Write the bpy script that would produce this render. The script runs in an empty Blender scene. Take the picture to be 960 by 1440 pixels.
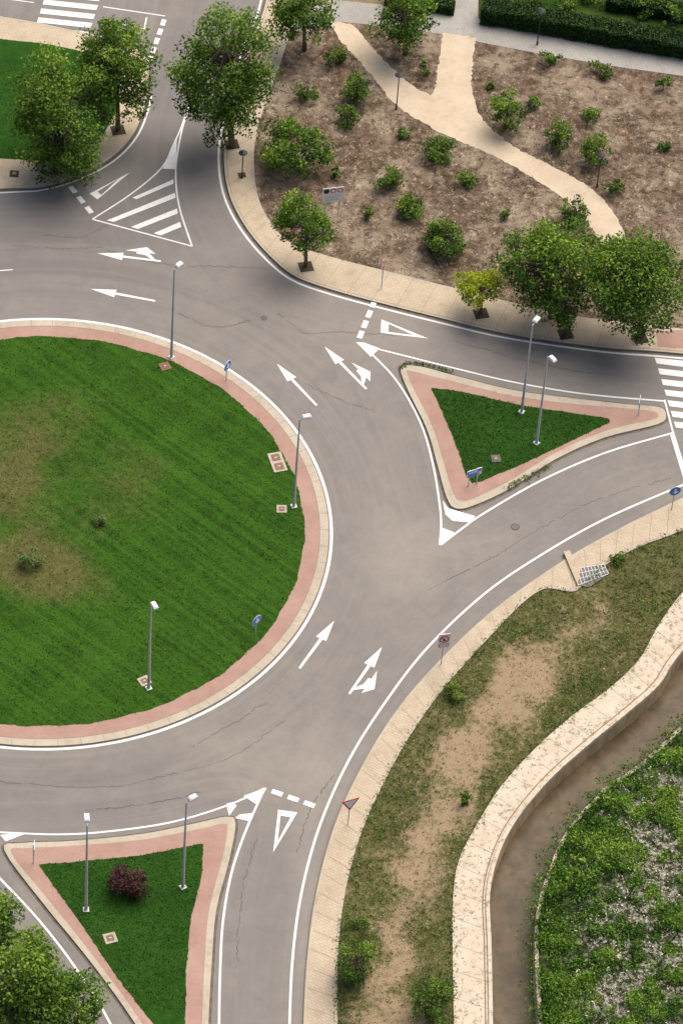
import bpy, math, numpy as np
from mathutils import Vector, Matrix
from mathutils.geometry import delaunay_2d_cdt
rng=np.random.default_rng(7)
scene=bpy.context.scene
# ---------------- camera ----------------
F=5700.0; DEP=48.0; ROLL=4.7; DIST=300.0
M=Matrix.Rotation(math.radians(90-DEP),3,'X') @ Matrix.Rotation(math.radians(ROLL),3,'Z')
CAM=M@Vector((0,0,DIST))
cd=bpy.data.cameras.new('camera'); co=bpy.data.objects.new('camera',cd); scene.collection.objects.link(co)
co.matrix_world=Matrix.Translation(CAM)@M.to_4x4()
cd.sensor_fit='HORIZONTAL'; cd.sensor_width=36; cd.lens=36*F/960; cd.clip_start=1; cd.clip_end=6000
scene.camera=co
# survey coordinates (aerial-photo plan units) -> metres on a level plane at height z
def P(px,py,z=0.0):
    d=M@Vector(((px-480)/F,-(py-720)/F,-1.0)); t=(z-CAM.z)/d.z
    return (CAM.x+d.x*t, CAM.y+d.y*t)
SX=F/DIST; SZ=SX*math.cos(math.radians(DEP))
# ---------------- curve helpers ----------------
def sm(pts,k=6,closed=False):
    p=[np.array(q,float) for q in pts]; n=len(p); out=[]
    for i in range(n if closed else n-1):
        a=p[(i-1)%n] if closed or i>0 else 2*p[0]-p[1]
        b=p[i]; c=p[(i+1)%n]
        d=p[(i+2)%n] if closed or i+2<n else 2*p[-1]-p[-2]
        for j in range(k):
            t=j/k
            out.append(0.5*((2*b)+(-a+c)*t+(2*a-5*b+4*c-d)*t*t+(-a+3*b-3*c+d)*t**3))
    if not closed: out.append(p[-1])
    return [tuple(q) for q in out]
def W(pts,z=0.0): return [P(x,y,z) for x,y in pts]
def C(pts,z=0.0,k=6,closed=False): return W(sm(pts,k,closed),z)
def offset(pts,d,closed=False):
    a=np.array(pts); n=len(a); out=[]
    for i in range(n):
        if closed: p0=a[i-1]; p1=a[(i+1)%n]
        else: p0=a[max(i-1,0)]; p1=a[min(i+1,n-1)]
        t=p1-p0; t=t/(np.linalg.norm(t)+1e-9)
        out.append((a[i][0]-t[1]*d,a[i][1]+t[0]*d))
    return out
def resample(pts,n):
    a=np.array(pts); s=np.r_[0,np.cumsum(np.hypot(*np.diff(a,axis=0).T))]
    u=np.linspace(0,s[-1],n); return np.c_[np.interp(u,s,a[:,0]),np.interp(u,s,a[:,1])]
def pip(X,Y,poly):
    r=np.zeros(len(X),bool); n=len(poly)
    for i in range(n):
        x1,y1=poly[i]; x2,y2=poly[(i+1)%n]
        if y1==y2: continue
        c=((y1>Y)!=(y2>Y))&(X<(x2-x1)*(Y-y1)/(y2-y1)+x1); r^=c
    return r
def pdist(X,Y,pts):
    d=np.full(len(X),1e9)
    for (x1,y1),(x2,y2) in zip(pts[:-1],pts[1:]):
        dx,dy=x2-x1,y2-y1; L=dx*dx+dy*dy+1e-12
        t=np.clip(((X-x1)*dx+(Y-y1)*dy)/L,0,1)
        d=np.minimum(d,np.hypot(X-x1-t*dx,Y-y1-t*dy))
    return d
def vnoise(x,y,s=0.0):
    xi=np.floor(x); yi=np.floor(y); fx=x-xi; fy=y-yi
    fx=fx*fx*(3-2*fx); fy=fy*fy*(3-2*fy)
    h=lambda a,b: np.mod(np.sin(a*127.1+b*311.7+s*17.3)*43758.5453,1.0)
    return (h(xi,yi)*(1-fx)+h(xi+1,yi)*fx)*(1-fy)+(h(xi,yi+1)*(1-fx)+h(xi+1,yi+1)*fx)*fy
def fbm(x,y,s=0.0): return (vnoise(x,y,s)+.5*vnoise(2.1*x,2.1*y,s+3)+.25*vnoise(4.3*x,4.3*y,s+5))/1.75
def blobs(X,Y,L):
    r=np.zeros(len(X))
    for px,py,rx,ry,a in L:
        cx,cy=P(px,py); r+=a*np.exp(-(((X-cx)/(rx/SX))**2+((Y-cy)/(ry/(SX*.743)))**2))
    return r
# ---------------- material helpers ----------------
class NT:
    def __init__(s,name,rough=.9,spec=.2):
        s.m=bpy.data.materials.new(name); s.m.use_nodes=True; s.t=s.m.node_tree; s.n=s.t.nodes; s.b=s.n['Principled BSDF']
        s.b.inputs['Roughness'].default_value=rough; s.b.inputs['Specular IOR Level'].default_value=spec
        g=s.n.new('ShaderNodeNewGeometry'); s.pos=g.outputs['Position']
    def lk(s,a,b): s.t.links.new(a,b)
    def set(s,sock,v):
        if isinstance(v,bpy.types.NodeSocket): s.lk(v,sock)
        elif isinstance(v,(tuple,list)): sock.default_value=(*v,1) if len(v)==3 and sock.type=='RGBA' else v
        else: sock.default_value=v
    def noise(s,sc,det=4,r=.6,vec=None,dist=0):
        n=s.n.new('ShaderNodeTexNoise'); n.inputs['Scale'].default_value=sc; n.inputs['Detail'].default_value=det
        n.inputs['Roughness'].default_value=r; n.inputs['Distortion'].default_value=dist
        s.lk(vec or s.pos,n.inputs['Vector']); return n.outputs['Fac']
    def mr(s,v,a,b,c=0.,d=1.):
        n=s.n.new('ShaderNodeMapRange'); s.lk(v,n.inputs[0])
        for i,q in enumerate((a,b,c,d)): n.inputs[i+1].default_value=q
        return n.outputs[0]
    def mix(s,f,a,b,mode='MIX'):
        n=s.n.new('ShaderNodeMixRGB'); n.blend_type=mode; s.set(n.inputs[0],f); s.set(n.inputs[1],a); s.set(n.inputs[2],b); return n.outputs[0]
    def math(s,op,a,b=0.0):
        n=s.n.new('ShaderNodeMath'); n.operation=op; s.set(n.inputs[0],a); s.set(n.inputs[1],b); return n.outputs[0]
    def attr(s,nm,out='Fac'):
        n=s.n.new('ShaderNodeAttribute'); n.attribute_name=nm; return n.outputs[out]
    def mapping(s,rot=0,sc=(1,1,1),tex=False):
        n=s.n.new('ShaderNodeMapping')
        if tex: n.vector_type='TEXTURE'; sc=tuple(1/q for q in sc)
        s.lk(s.pos,n.inputs[0]); n.inputs['Rotation'].default_value=(0,0,rot); n.inputs['Scale'].default_value=sc; return n.outputs[0]
    def comb(s,x,y,z=0.):
        n=s.n.new('ShaderNodeCombineXYZ'); s.set(n.inputs[0],x); s.set(n.inputs[1],y); s.set(n.inputs[2],z); return n.outputs[0]
    def col(s,c): s.set(s.b.inputs['Base Color'],c); return s
    def bump(s,h,st=.3,d=.05):
        n=s.n.new('ShaderNodeBump'); n.inputs['Strength'].default_value=st; n.inputs['Distance'].default_value=d; s.lk(h,n.inputs['Height']); s.lk(n.outputs[0],s.b.inputs['Normal']); return s
def plain(name,c,rough=.6,spec=.3,var=.25,sc=6,metal=0):
    t=NT(name,rough,spec); f=t.noise(sc,4); t.b.inputs['Metallic'].default_value=metal
    t.col(t.mix(t.mr(f,.3,.7),tuple(x*(1-var) for x in c),tuple(min(1,x*(1+var*.5)) for x in c))); return t.m
# asphalt
t=NT('asphalt',.92,.12)
e=t.attr('edge'); big=t.noise(.09,4,.6); med=t.noise(.55,5,.65)
warp=t.math('MULTIPLY',t.noise(.05,2),3.0)
st=t.noise(1.0,4,.6,vec=t.comb(t.math('MULTIPLY',e,1.5),t.math('MULTIPLY',warp,.6),0.))
st2=t.noise(1.0,3,.7,vec=t.comb(t.math('MULTIPLY',e,5.5),t.math('MULTIPLY',warp,2.),5.))
fine=t.noise(26,3,.7)
c=t.mix(t.mr(st,.3,.7),(.118,.105,.095),(.215,.187,.163))
c=t.mix(t.mr(st2,.4,.7,0,.5),c,(.108,.099,.092))
c=t.mix(t.mr(big,.35,.65,0,.6),c,(.145,.137,.134))
c=t.mix(t.mr(med,.45,.70,0,.5),c,(.235,.204,.174))
c=t.mix(t.mr(t.noise(.3,6,.75,dist=.6),.53,.64,0,.45),c,(.095,.088,.083))
c=t.mix(t.math('MULTIPLY',t.attr('dark'),t.mr(st,.2,.75,1.1,.35)),c,(.075,.074,.077))
c=t.mix(t.math('MULTIPLY',t.attr('dust'),t.mr(med,.2,.7,.4,1.)),c,(.28,.238,.192))
c=t.mix(t.mr(t.noise(2.4,5,.8),.55,.72,0,.5),c,(.085,.08,.075))
c=t.mix(.42,c,t.mix(t.mr(fine,.3,.7),(.055,.05,.045),(.34,.31,.28)))
t.col(c).bump(fine,.3,.02); M_ASPH=t.m
M_CRACK=plain('crack_dark',(.075,.069,.062),.95,.1)
M_IRON=plain('iron_cover_dark',(.13,.115,.10),.8,.3,.3,12)
t=NT('gutter_kerb_shade',.95,.1); n=t.noise(2.5,6,.8); t.col(t.mix(t.mr(n,.35,.65),(.07,.06,.048),(.155,.13,.105))); M_GUTSHADE=t.m  # gutter colour, darkened to carry the shade of the kerb face
# paint
t=NT('road_paint',.6,.3); f=t.noise(7,6,.75); g=t.noise(.8,3)
t.col(t.mix(t.mr(t.math('ADD',f,t.math('MULTIPLY',g,.35)),.74,.90),t.mix(t.mr(g,.3,.7),(.52,.515,.495),(.64,.63,.61)),(.26,.235,.21))); M_PAINT=t.m
# concrete-like
def conc(name,a,b,dirt=(.16,.13,.10),amt=.35,tile=None):
    t=NT(name,.9,.15); n1=t.noise(.35,4); n2=t.noise(4.,6,.75); n3=t.noise(18,3,.7); n4=t.noise(.9,5,.7)
    c=t.mix(t.mr(n1,.3,.7),a,b); c=t.mix(t.mr(n4,.52,.72,0,.35),c,dirt); c=t.mix(t.mr(n2,.5,.8,0,amt),c,dirt); c=t.mix(t.mr(n3,.3,.7,0,.2),c,dirt)
    if tile:
        br=t.n.new('ShaderNodeTexBrick'); br.inputs['Scale'].default_value=tile; t.lk(t.mapping(.45),br.inputs['Vector'])
        br.inputs['Color1'].default_value=(1,1,1,1); br.inputs['Color2'].default_value=(.88,.88,.88,1); br.inputs['Mortar'].default_value=(.65,.65,.65,1); br.inputs['Mortar Size'].default_value=.03
        c=t.mix(.6,c,br.outputs[0],'MULTIPLY')
    t.col(c).bump(n2,.2,.02); return t.m
M_PAVE=conc('pavement_concrete',(.42,.335,.235),(.49,.40,.29),tile=1.2,amt=.3)
M_KERB=conc('kerb_stone',(.35,.30,.23),(.44,.38,.30),amt=.5)
M_PGREY=conc('pavement_grey',(.29,.275,.25),(.36,.34,.31),tile=1.2)
M_BRICK=conc('red_paving',(.315,.185,.148),(.39,.25,.20),dirt=(.21,.15,.115),amt=.6,tile=3.)
M_PATH=conc('gravel_path',(.42,.335,.24),(.50,.41,.305),dirt=(.24,.18,.12),amt=.5)
M_JOINT=plain('joint_dark',(.24,.19,.14),.95,.1)
# canal concrete
t=NT('canal_concrete',.9,.15); n1=t.noise(.5,4); n2=t.noise(2.6,8,.8); n3=t.noise(14,4,.75)
c=t.mix(t.mr(n1,.3,.7),(.42,.35,.26),(.50,.43,.34)); c=t.mix(t.mr(n2,.53,.60,0,.7),c,(.14,.105,.055)); c=t.mix(t.mr(n3,.55,.7,0,.45),c,(.2,.15,.09))
t.col(c).bump(n2,.3,.03); M_CPATH=t.m
t=NT('canal_wall',.9,.15); n2=t.noise(1.5,6,.7,vec=t.mapping(0,(1,1,.25)))
t.col(t.mix(t.mr(n2,.35,.65),(.43,.33,.21),(.24,.17,.10))); M_CWALL=t.m
t=NT('canal_water',.25,.08); n=t.noise(.5,5,.6); n5=t.noise(1.2,5,.7)
t.col(t.mix(t.mr(n5,.45,.65,0,.55),t.mix(t.mr(n,.3,.7),(.072,.052,.030),(.115,.085,.052)),(.035,.032,.02))).bump(t.noise(5,3),.15,.03); M_WATER=t.m
# soil (park)
t=NT('dry_soil',.95,.1); n1=t.noise(.22,5,.65); n2=t.noise(1.4,7,.75); n3=t.noise(9,5,.8)
c=t.mix(t.mr(n2,.38,.62),(.068,.042,.027),(.175,.122,.084))
c=t.mix(t.mr(n1,.47,.60,0,.8),c,t.mix(t.mr(n3,.35,.65),(.18,.13,.085),(.42,.34,.25)))
c=t.mix(t.mr(t.noise(.9,7,.85),.56,.62,0,.7),c,(.42,.345,.255))
c=t.mix(t.mr(t.noise(2.1,7,.85),.56,.62,0,.8),c,(.42,.345,.26))
c=t.mix(t.mr(t.noise(1.3,7,.85,dist=.5),.51,.59,0,.8),c,(.038,.026,.017))
c=t.mix(t.mr(n3,.50,.66,0,.8),c,(.03,.022,.015))
t.col(c).bump(n3,.6,.12); M_SOIL=t.m
# verge
t=NT('verge_soil',.95,.1); bare=t.attr('bare'); n1=t.noise(.5,6,.7); n2=t.noise(2.4,7,.8); n3=t.noise(11,4,.8)
veg=t.mix(t.mr(n2,.35,.65),(.04,.048,.013),(.14,.12,.05)); dirt=t.mix(t.mr(n3,.3,.7),(.17,.115,.068),(.35,.26,.165))
f=t.mr(t.math('ADD',bare,t.math('MULTIPLY',t.math('SUBTRACT',t.mix(.5,n1,n2),.5),4.6)),.25,.95)
c=t.mix(f,veg,dirt); c=t.mix(t.mr(n3,.52,.70,0,.65),c,(.05,.045,.018)); t.col(c).bump(n3,.5,.06); M_VERGE=t.m
# lawn
def lawn(name,g1,g2,stripe=True):
    t=NT(name,.9,.1); dry=t.attr('dry'); n1=t.noise(.16,5,.65); n2=t.noise(2.0,6,.75); n3=t.noise(16,4,.8); n4=t.noise(.45,5,.7)
    c=t.mix(t.mr(n1,.35,.65),g1,g2); c=t.mix(t.mr(n4,.42,.68,0,.4),c,tuple(x*.55 for x in g1)); c=t.mix(t.mr(n2,.4,.75,0,.45),c,tuple(x*1.8 for x in g2)); c=t.mix(t.mr(n3,.48,.72,0,.6),c,tuple(x*.3 for x in g1))
    if stripe:
        for rot,sc,am in ((-.66,2.0,.42),(.85,.45,.22)):
            s=t.noise(1.,2,.5,vec=t.mapping(rot,(.035,sc,1),True)); c=t.mix(t.mr(s,.44,.60,0,am),c,tuple(x*1.7 for x in g2))
    f=t.mr(t.math('ADD',dry,t.math('MULTIPLY',t.math('SUBTRACT',t.mix(.5,n2,n1),.5),1.8)),.25,1.0,0,.75)
    c=t.mix(f,c,t.mix(t.mr(n2,.3,.7),(.06,.052,.017),(.14,.11,.045))); t.col(c).bump(n3,.6,.06); return t.m
M_LAWN=lawn('lawn_grass',(.013,.041,.0025),(.024,.066,.0045)); M_LAWN2=lawn('lawn_grass_short',(.012,.045,.003),(.020,.066,.006),False)
# terrain
t=NT('terrain_ground',.95,.1); n1=t.noise(.03,6,.7); n2=t.noise(.8,6,.75)
t.col(t.mix(t.mr(n1,.4,.6),t.mix(n2,(.05,.06,.02),(.1,.1,.04)),t.mix(n2,(.14,.10,.06),(.26,.2,.13)))); M_TERR=t.m
# right bank ground
t=NT('bank_ground',.95,.1); n2=t.noise(1.9,7,.8); n3=t.noise(12,4,.8)
c=t.mix(t.mr(n3,.35,.65),(.014,.024,.007),(.05,.055,.02)); c=t.mix(t.math('MULTIPLY',t.mr(n2,.50,.56),t.attr('pale')),c,t.mix(n3,(.18,.16,.13),(.52,.49,.43)))
t.col(c).bump(n2,.6,.15); M_BANK=t.m
# leaves
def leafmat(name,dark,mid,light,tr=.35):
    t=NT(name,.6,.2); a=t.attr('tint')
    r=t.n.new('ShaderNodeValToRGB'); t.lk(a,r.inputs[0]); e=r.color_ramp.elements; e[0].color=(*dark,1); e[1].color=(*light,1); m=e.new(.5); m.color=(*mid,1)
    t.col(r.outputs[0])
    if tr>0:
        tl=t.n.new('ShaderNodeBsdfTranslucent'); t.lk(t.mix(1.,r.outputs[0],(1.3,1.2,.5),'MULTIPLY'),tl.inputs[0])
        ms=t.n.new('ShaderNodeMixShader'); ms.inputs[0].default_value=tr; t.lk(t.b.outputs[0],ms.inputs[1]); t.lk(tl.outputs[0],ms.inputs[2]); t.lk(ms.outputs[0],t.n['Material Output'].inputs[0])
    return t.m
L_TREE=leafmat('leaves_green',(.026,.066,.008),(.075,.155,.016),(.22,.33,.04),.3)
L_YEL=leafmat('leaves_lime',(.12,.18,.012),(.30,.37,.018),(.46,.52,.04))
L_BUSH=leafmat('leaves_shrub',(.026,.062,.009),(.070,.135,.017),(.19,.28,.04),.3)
L_WEED=leafmat('weeds',(.03,.055,.008),(.070,.112,.016),(.15,.19,.04),0)
L_BANK=leafmat('bank_weeds',(.018,.052,.005),(.066,.155,.014),(.24,.36,.05),.25)
L_DRY=leafmat('dry_stalks',(.22,.18,.11),(.38,.34,.26),(.62,.59,.52),0)
L_PURP=leafmat('leaves_purple',(.03,.008,.012),(.06,.018,.025),(.12,.045,.045),.2)
L_GRASS=leafmat('grass_blades',(.010,.034,.002),(.024,.068,.005),(.070,.115,.014),0)
L_HEDGE=leafmat('hedge_leaves',(.010,.028,.006),(.024,.06,.010),(.075,.13,.02),0)
M_BARK=plain('bark',(.17,.13,.095),.95,.1,.5,8)
M_STEEL=plain('galvanised_steel',(.45,.46,.46),.5,.4,.15,3)
M_WHITE=plain('white_enamel',(.76,.77,.77),.35,.5,.06,3)
M_BLACK=plain('black_enamel',(.025,.025,.028),.5,.4,.2)
M_BLUE=plain('sign_blue',(.02,.17,.52),.4,.5,.1); M_RED=plain('sign_red',(.55,.03,.025),.4,.5,.1)
M_RUST=plain('iron_cover',(.20,.11,.07),.8,.3,.4,12); M_DARK=plain('dark_soil',(.06,.045,.03),.95,.1,.5,9)
# ---------------- mesh helpers ----------------
def addobj(name,me,parent=None):
    o=bpy.data.objects.new(name,me); scene.collection.objects.link(o)
    if parent: o.parent=parent
    return o
def empty(name,loc=(0,0,0)):
    o=bpy.data.objects.new(name,None); scene.collection.objects.link(o); return o
def sheet(name,poly,z,mat,spacing=None,attrs=None,zf=None,skirt=None,parent=None,holes=()):
    poly=[tuple(p) for p in poly]
    pts=list(poly); edges=[(i,(i+1)%len(poly)) for i in range(len(poly))]
    for h in holes:
        b=len(pts); pts+=[tuple(q) for q in h]; edges+=[(b+i,b+(i+1)%len(h)) for i in range(len(h))]
    if spacing:
        a=np.array(poly); lo=np.maximum(a.min(0),[-36,-48]); hi=np.minimum(a.max(0),[36,48])
        gx,gy=np.meshgrid(np.arange(lo[0],hi[0],spacing),np.arange(lo[1],hi[1],spacing*.93)); gx=gx+(np.arange(gx.shape[0])%2)[:,None]*spacing*.5
        gx=gx.ravel(); gy=gy.ravel(); k=pip(gx,gy,poly)&(pdist(gx,gy,poly+[poly[0]])>spacing*.3)
        pts+=list(zip(gx[k].tolist(),gy[k].tolist()))
    vs,es,fs,_,_,_=delaunay_2d_cdt([Vector(p) for p in pts],edges,[],0,1e-5)
    V=np.array([(v.x,v.y) for v in vs]); Fc=np.array([f[:3] for f in fs])
    cen=V[Fc].mean(1); k=pip(cen[:,0],cen[:,1],poly)
    for h in holes: k&=~pip(cen[:,0],cen[:,1],h)
    Fc=Fc[k]; a,b,c=V[Fc[:,0]],V[Fc[:,1]],V[Fc[:,2]]
    cr=(b-a)[:,0]*(c-a)[:,1]-(b-a)[:,1]*(c-a)[:,0]; Fc[cr<0]=Fc[cr<0][:,::-1]
    Z=np.full(len(V),float(z))
    if zf is not None: Z=Z+zf(V[:,0],V[:,1])
    verts=[(x,y,zz) for (x,y),zz in zip(V.tolist(),Z.tolist())]; faces=Fc.tolist()
    if skirt:
        area=sum(poly[i][0]*poly[(i+1)%len(poly)][1]-poly[(i+1)%len(poly)][0]*poly[i][1] for i in range(len(poly)))
        pp=poly if area>0 else poly[::-1]; b=len(verts)
        verts+=[(x,y,z) for x,y in pp]+[(x,y,z-skirt) for x,y in pp]; n=len(pp)
        faces+=[[b+i,b+n+i,b+n+(i+1)%n,b+(i+1)%n] for i in range(n)]
    me=bpy.data.meshes.new(name); me.from_pydata(verts,[],faces); me.materials.append(mat)
    VV=np.array(verts)
    for nm,fn in (attrs or {}).items():
        at=me.attributes.new(nm,'FLOAT','POINT'); at.data.foreach_set('value',np.asarray(fn(VV[:,0],VV[:,1]),dtype=np.float32))
    return addobj(name,me,parent)
class MB:
    def __init__(s): s.v=[];s.f=[];s.m=[];s.mats=[]
    def mi(s,m):
        if m not in s.mats: s.mats.append(m)
        return s.mats.index(m)
    def add(s,vs,fs,m):
        b=len(s.v); s.v+=[tuple(v) for v in vs]; i=s.mi(m)
        for f in fs: s.f.append([b+k for k in f]); s.m.append(i)
    def cyl(s,p0,p1,r0,r1,m,n=8):
        p0=Vector(p0);p1=Vector(p1); d=(p1-p0).normalized(); u=d.orthogonal().normalized(); w=d.cross(u)
        vs=[];
        for p,r in((p0,r0),(p1,r1)):
            for i in range(n):
                a=2*math.pi*i/n; vs.append(p+u*math.cos(a)*r+w*math.sin(a)*r)
        fs=[[i,(i+1)%n,n+(i+1)%n,n+i] for i in range(n)]+[list(range(n))[::-1],list(range(n,2*n))]
        s.add(vs,fs,m)
    def box(s,c,d,m,rz=0,taper=1.,rx=0):
        R=Matrix.Rotation(rz,3,'Z')@Matrix.Rotation(rx,3,'X'); vs=[]
        for k in(-1,1):
            for x,y in((-1,-1),(1,-1),(1,1),(-1,1)):
                q=taper if k>0 else 1
                vs.append(Vector(c)+R@Vector((x*d[0]/2*q,y*d[1]/2*q,k*d[2]/2)))
        s.add(vs,[[3,2,1,0],[4,5,6,7],[0,1,5,4],[1,2,6,5],[2,3,7,6],[3,0,4,7]],m)
    def plate(s,c,outline,ang,m,th=.03,off=0.,tilt=0.):
        nrm=Vector((math.cos(ang),math.sin(ang),0)); u=Vector((-math.sin(ang),math.cos(ang),0)); c=Vector(c)+nrm*off; n=len(outline)
        vs=[c+u*a+Vector((0,0,b))+nrm*th/2 for a,b in outline]+[c+u*a+Vector((0,0,b))-nrm*th/2 for a,b in outline]
        s.add(vs,[list(range(n)),list(range(n,2*n))[::-1]]+[[i,n+i,n+(i+1)%n,(i+1)%n] for i in range(n)],m)
    def ribbon(s,pts,w,z,m,closed=False):
        l=offset(pts,w/2,closed); r=offset(pts,-w/2,closed); n=len(pts)
        vs=[(x,y,z) for x,y in l]+[(x,y,z) for x,y in r]
        s.add(vs,[[i,n+i,n+(i+1)%n,(i+1)%n] for i in range(n if closed else n-1)],m)
    def flat(s,pts,z,m):
        a=sum(pts[i][0]*pts[(i+1)%len(pts)][1]-pts[(i+1)%len(pts)][0]*pts[i][1] for i in range(len(pts)))
        if a<0: pts=pts[::-1]
        s.add([(x,y,z) for x,y in pts],[list(range(len(pts)))],m)
    def obj(s,name,parent=None,smooth=False):
        me=bpy.data.meshes.new(name); me.from_pydata(s.v,[],s.f)
        for m in s.mats: me.materials.append(m)
        me.polygons.foreach_set('material_index',s.m)
        if smooth: me.polygons.foreach_set('use_smooth',[True]*len(s.f))
        return addobj(name,me,parent)
def leafmesh(name,Cn,S,tint,mat,parent=None,up=.5,outw=None,asp=.55):
    n=len(Cn); N=rng.normal(size=(n,3)); N/=np.linalg.norm(N,axis=1)[:,None]; N[:,2]+=up
    if outw is not None: N+=outw
    N/=np.linalg.norm(N,axis=1)[:,None]
    T=np.cross(N,rng.normal(size=(n,3))); T/=np.linalg.norm(T,axis=1)[:,None]+1e-9; B=np.cross(N,T); S=S[:,None]
    V=np.stack([Cn+T*S*.5,Cn+B*S*.5*asp+T*S*.05,Cn-T*S*.5,Cn-B*S*.5*asp+T*S*.05],1).reshape(-1,3)
    me=bpy.data.meshes.new(name); me.vertices.add(4*n); me.vertices.foreach_set('co',V.ravel().astype(np.float32))
    me.loops.add(4*n); me.loops.foreach_set('vertex_index',np.arange(4*n,dtype=np.int32))
    me.polygons.add(n); me.polygons.foreach_set('loop_start',np.arange(0,4*n,4,dtype=np.int32)); me.polygons.foreach_set('loop_total',np.full(n,4,dtype=np.int32))
    me.update(calc_edges=True); me.materials.append(mat)
    at=me.attributes.new('tint','FLOAT','POINT'); at.data.foreach_set('value',np.repeat(np.clip(tint,0,1),4).astype(np.float32))
    return addobj(name,me,parent)
# ---------------- vegetation ----------------
def plantobj(kind,cx,cy,w,h,base=None,mat=L_TREE,leaf=.27,dens=1.0,taper=.3,zbase=.1,sc=1.08,lo=.62):
    w*=sc;h*=sc
    r=w/2/SX; ap=h/2/SX; hz=math.sqrt(max(ap*ap-(r*.743)**2,(r*.55*.67)**2))/.669; hz=min(hz,r*1.9)
    if base: zc=(base[1]-cy)/SZ; fx,fy=P(base[0],base[1],zbase)
    else: zc=hz*.95+zbase
    zc=max(zc,hz*.9+zbase); X,Y=P(cx,cy,zc)
    if not base: fx,fy=X,Y
    par=empty(kind)
    K=int(max(10,min(120,42*(r*r*hz/8)**.55))); cr0=(r*.25 if K>24 else r*.34)
    C_=[];S_=[];T_=[];O_=[]; mb=MB(); cen=np.array([X,Y,zc]); foot=Vector((fx,fy,zbase-.1))
    tr=max(.03,r*.055); fork=Vector((fx+(X-fx)*.4,fy+(Y-fy)*.4,max(zbase+.15,zc-hz*.45)))
    mb.cyl(foot,fork,tr*1.25,tr*.8,M_BARK,8); top=Vector((X,Y,zc+hz*.6)); mb.cyl(fork,top,tr*.8,tr*.2,M_BARK,6)
    seed=rng.uniform(0,500)
    for i in range(K):
        d=rng.normal(size=3); d/=np.linalg.norm(d); rr=rng.uniform(.2,1)**.42*.9
        q=lo+(1.37-lo)*float(fbm(np.array([d[0]*1.6+seed]),np.array([d[1]*1.6+d[2]*1.1+seed]))[0])
        pr=(1-taper*d[2]*rr)*q
        p=cen+np.array([d[0]*r*pr*rr,d[1]*r*pr*rr,d[2]*hz*rr*(.5+.5*q)]); p[2]=max(p[2],zbase+.15)
        cr=cr0*rng.uniform(.5,1.5); nl=int(dens*min(300,max(26,17*(cr/leaf)**1.5)))
        e=rng.normal(size=(nl,3)); e/=np.linalg.norm(e,axis=1)[:,None]; e*=(rng.uniform(.1,1,nl)**.5)[:,None]
        q_=p+e*np.array([cr,cr,cr*.65])*1.08; q_[:,2]=np.maximum(q_[:,2],zbase+.02)
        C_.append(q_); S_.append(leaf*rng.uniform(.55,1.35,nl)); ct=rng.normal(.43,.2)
        T_.append(ct+rng.normal(0,.15,nl)+.18*e[:,2]+.18*d[2]); O_.append(e*.5)  # upper leaves tinted lighter: light from above painted into the leaf colour
        s=fork.lerp(top,rng.uniform(0,.8)); md=s.lerp(Vector(p),.55)+Vector((0,0,-.04*r))
        mb.cyl(s,md,tr*.34,tr*.22,M_BARK,4); mb.cyl(md,p,tr*.22,tr*.07,M_BARK,4)
    mb.obj('trunk',par,True)
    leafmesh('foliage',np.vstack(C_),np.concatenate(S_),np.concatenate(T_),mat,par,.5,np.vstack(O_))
    return par
# trees
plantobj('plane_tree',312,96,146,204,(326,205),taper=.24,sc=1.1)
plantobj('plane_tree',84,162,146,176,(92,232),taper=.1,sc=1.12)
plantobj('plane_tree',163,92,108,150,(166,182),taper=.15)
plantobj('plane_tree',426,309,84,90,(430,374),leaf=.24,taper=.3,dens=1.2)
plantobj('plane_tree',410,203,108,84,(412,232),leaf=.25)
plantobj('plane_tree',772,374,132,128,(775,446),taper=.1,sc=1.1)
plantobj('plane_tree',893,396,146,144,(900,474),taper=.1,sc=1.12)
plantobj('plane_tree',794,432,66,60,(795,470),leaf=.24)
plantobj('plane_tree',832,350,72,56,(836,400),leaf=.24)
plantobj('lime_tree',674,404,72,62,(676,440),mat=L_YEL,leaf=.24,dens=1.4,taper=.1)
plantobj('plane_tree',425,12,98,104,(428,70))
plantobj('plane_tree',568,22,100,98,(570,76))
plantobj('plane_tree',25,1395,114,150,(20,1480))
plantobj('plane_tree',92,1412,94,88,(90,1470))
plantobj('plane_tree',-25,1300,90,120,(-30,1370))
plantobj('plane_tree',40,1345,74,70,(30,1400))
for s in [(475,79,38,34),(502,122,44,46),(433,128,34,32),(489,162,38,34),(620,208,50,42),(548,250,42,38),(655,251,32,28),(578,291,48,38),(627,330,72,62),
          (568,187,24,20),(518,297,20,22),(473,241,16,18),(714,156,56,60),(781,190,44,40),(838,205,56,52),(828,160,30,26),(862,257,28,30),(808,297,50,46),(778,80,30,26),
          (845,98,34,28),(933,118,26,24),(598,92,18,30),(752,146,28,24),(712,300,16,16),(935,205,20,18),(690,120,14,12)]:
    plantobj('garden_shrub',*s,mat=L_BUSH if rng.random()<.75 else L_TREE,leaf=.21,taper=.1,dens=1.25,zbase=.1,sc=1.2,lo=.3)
for s in [(499,1350,62,74),(607,1408,68,64),(640,972,30,28),(655,1122,18,22),(503,1305,34,30),(868,785,24,20)]:
    plantobj('verge_shrub',*s,mat=L_BUSH,leaf=.17,taper=0,dens=1.2,zbase=.05,lo=.4)
plantobj('purple_shrub',182,1240,50,46,mat=L_PURP,leaf=.16,taper=0,dens=1.5,zbase=.14)
M_PALE=leafmat('pale_leaves',(.06,.10,.03),(.12,.18,.055),(.22,.27,.10),.2)
plantobj('pale_shrub',43,781,38,34,mat=M_PALE,leaf=.14,taper=0,dens=2.,zbase=.14)
plantobj('pale_shrub',140,729,18,18,mat=M_PALE,leaf=.12,taper=0,dens=1.6,zbase=.14)
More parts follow.
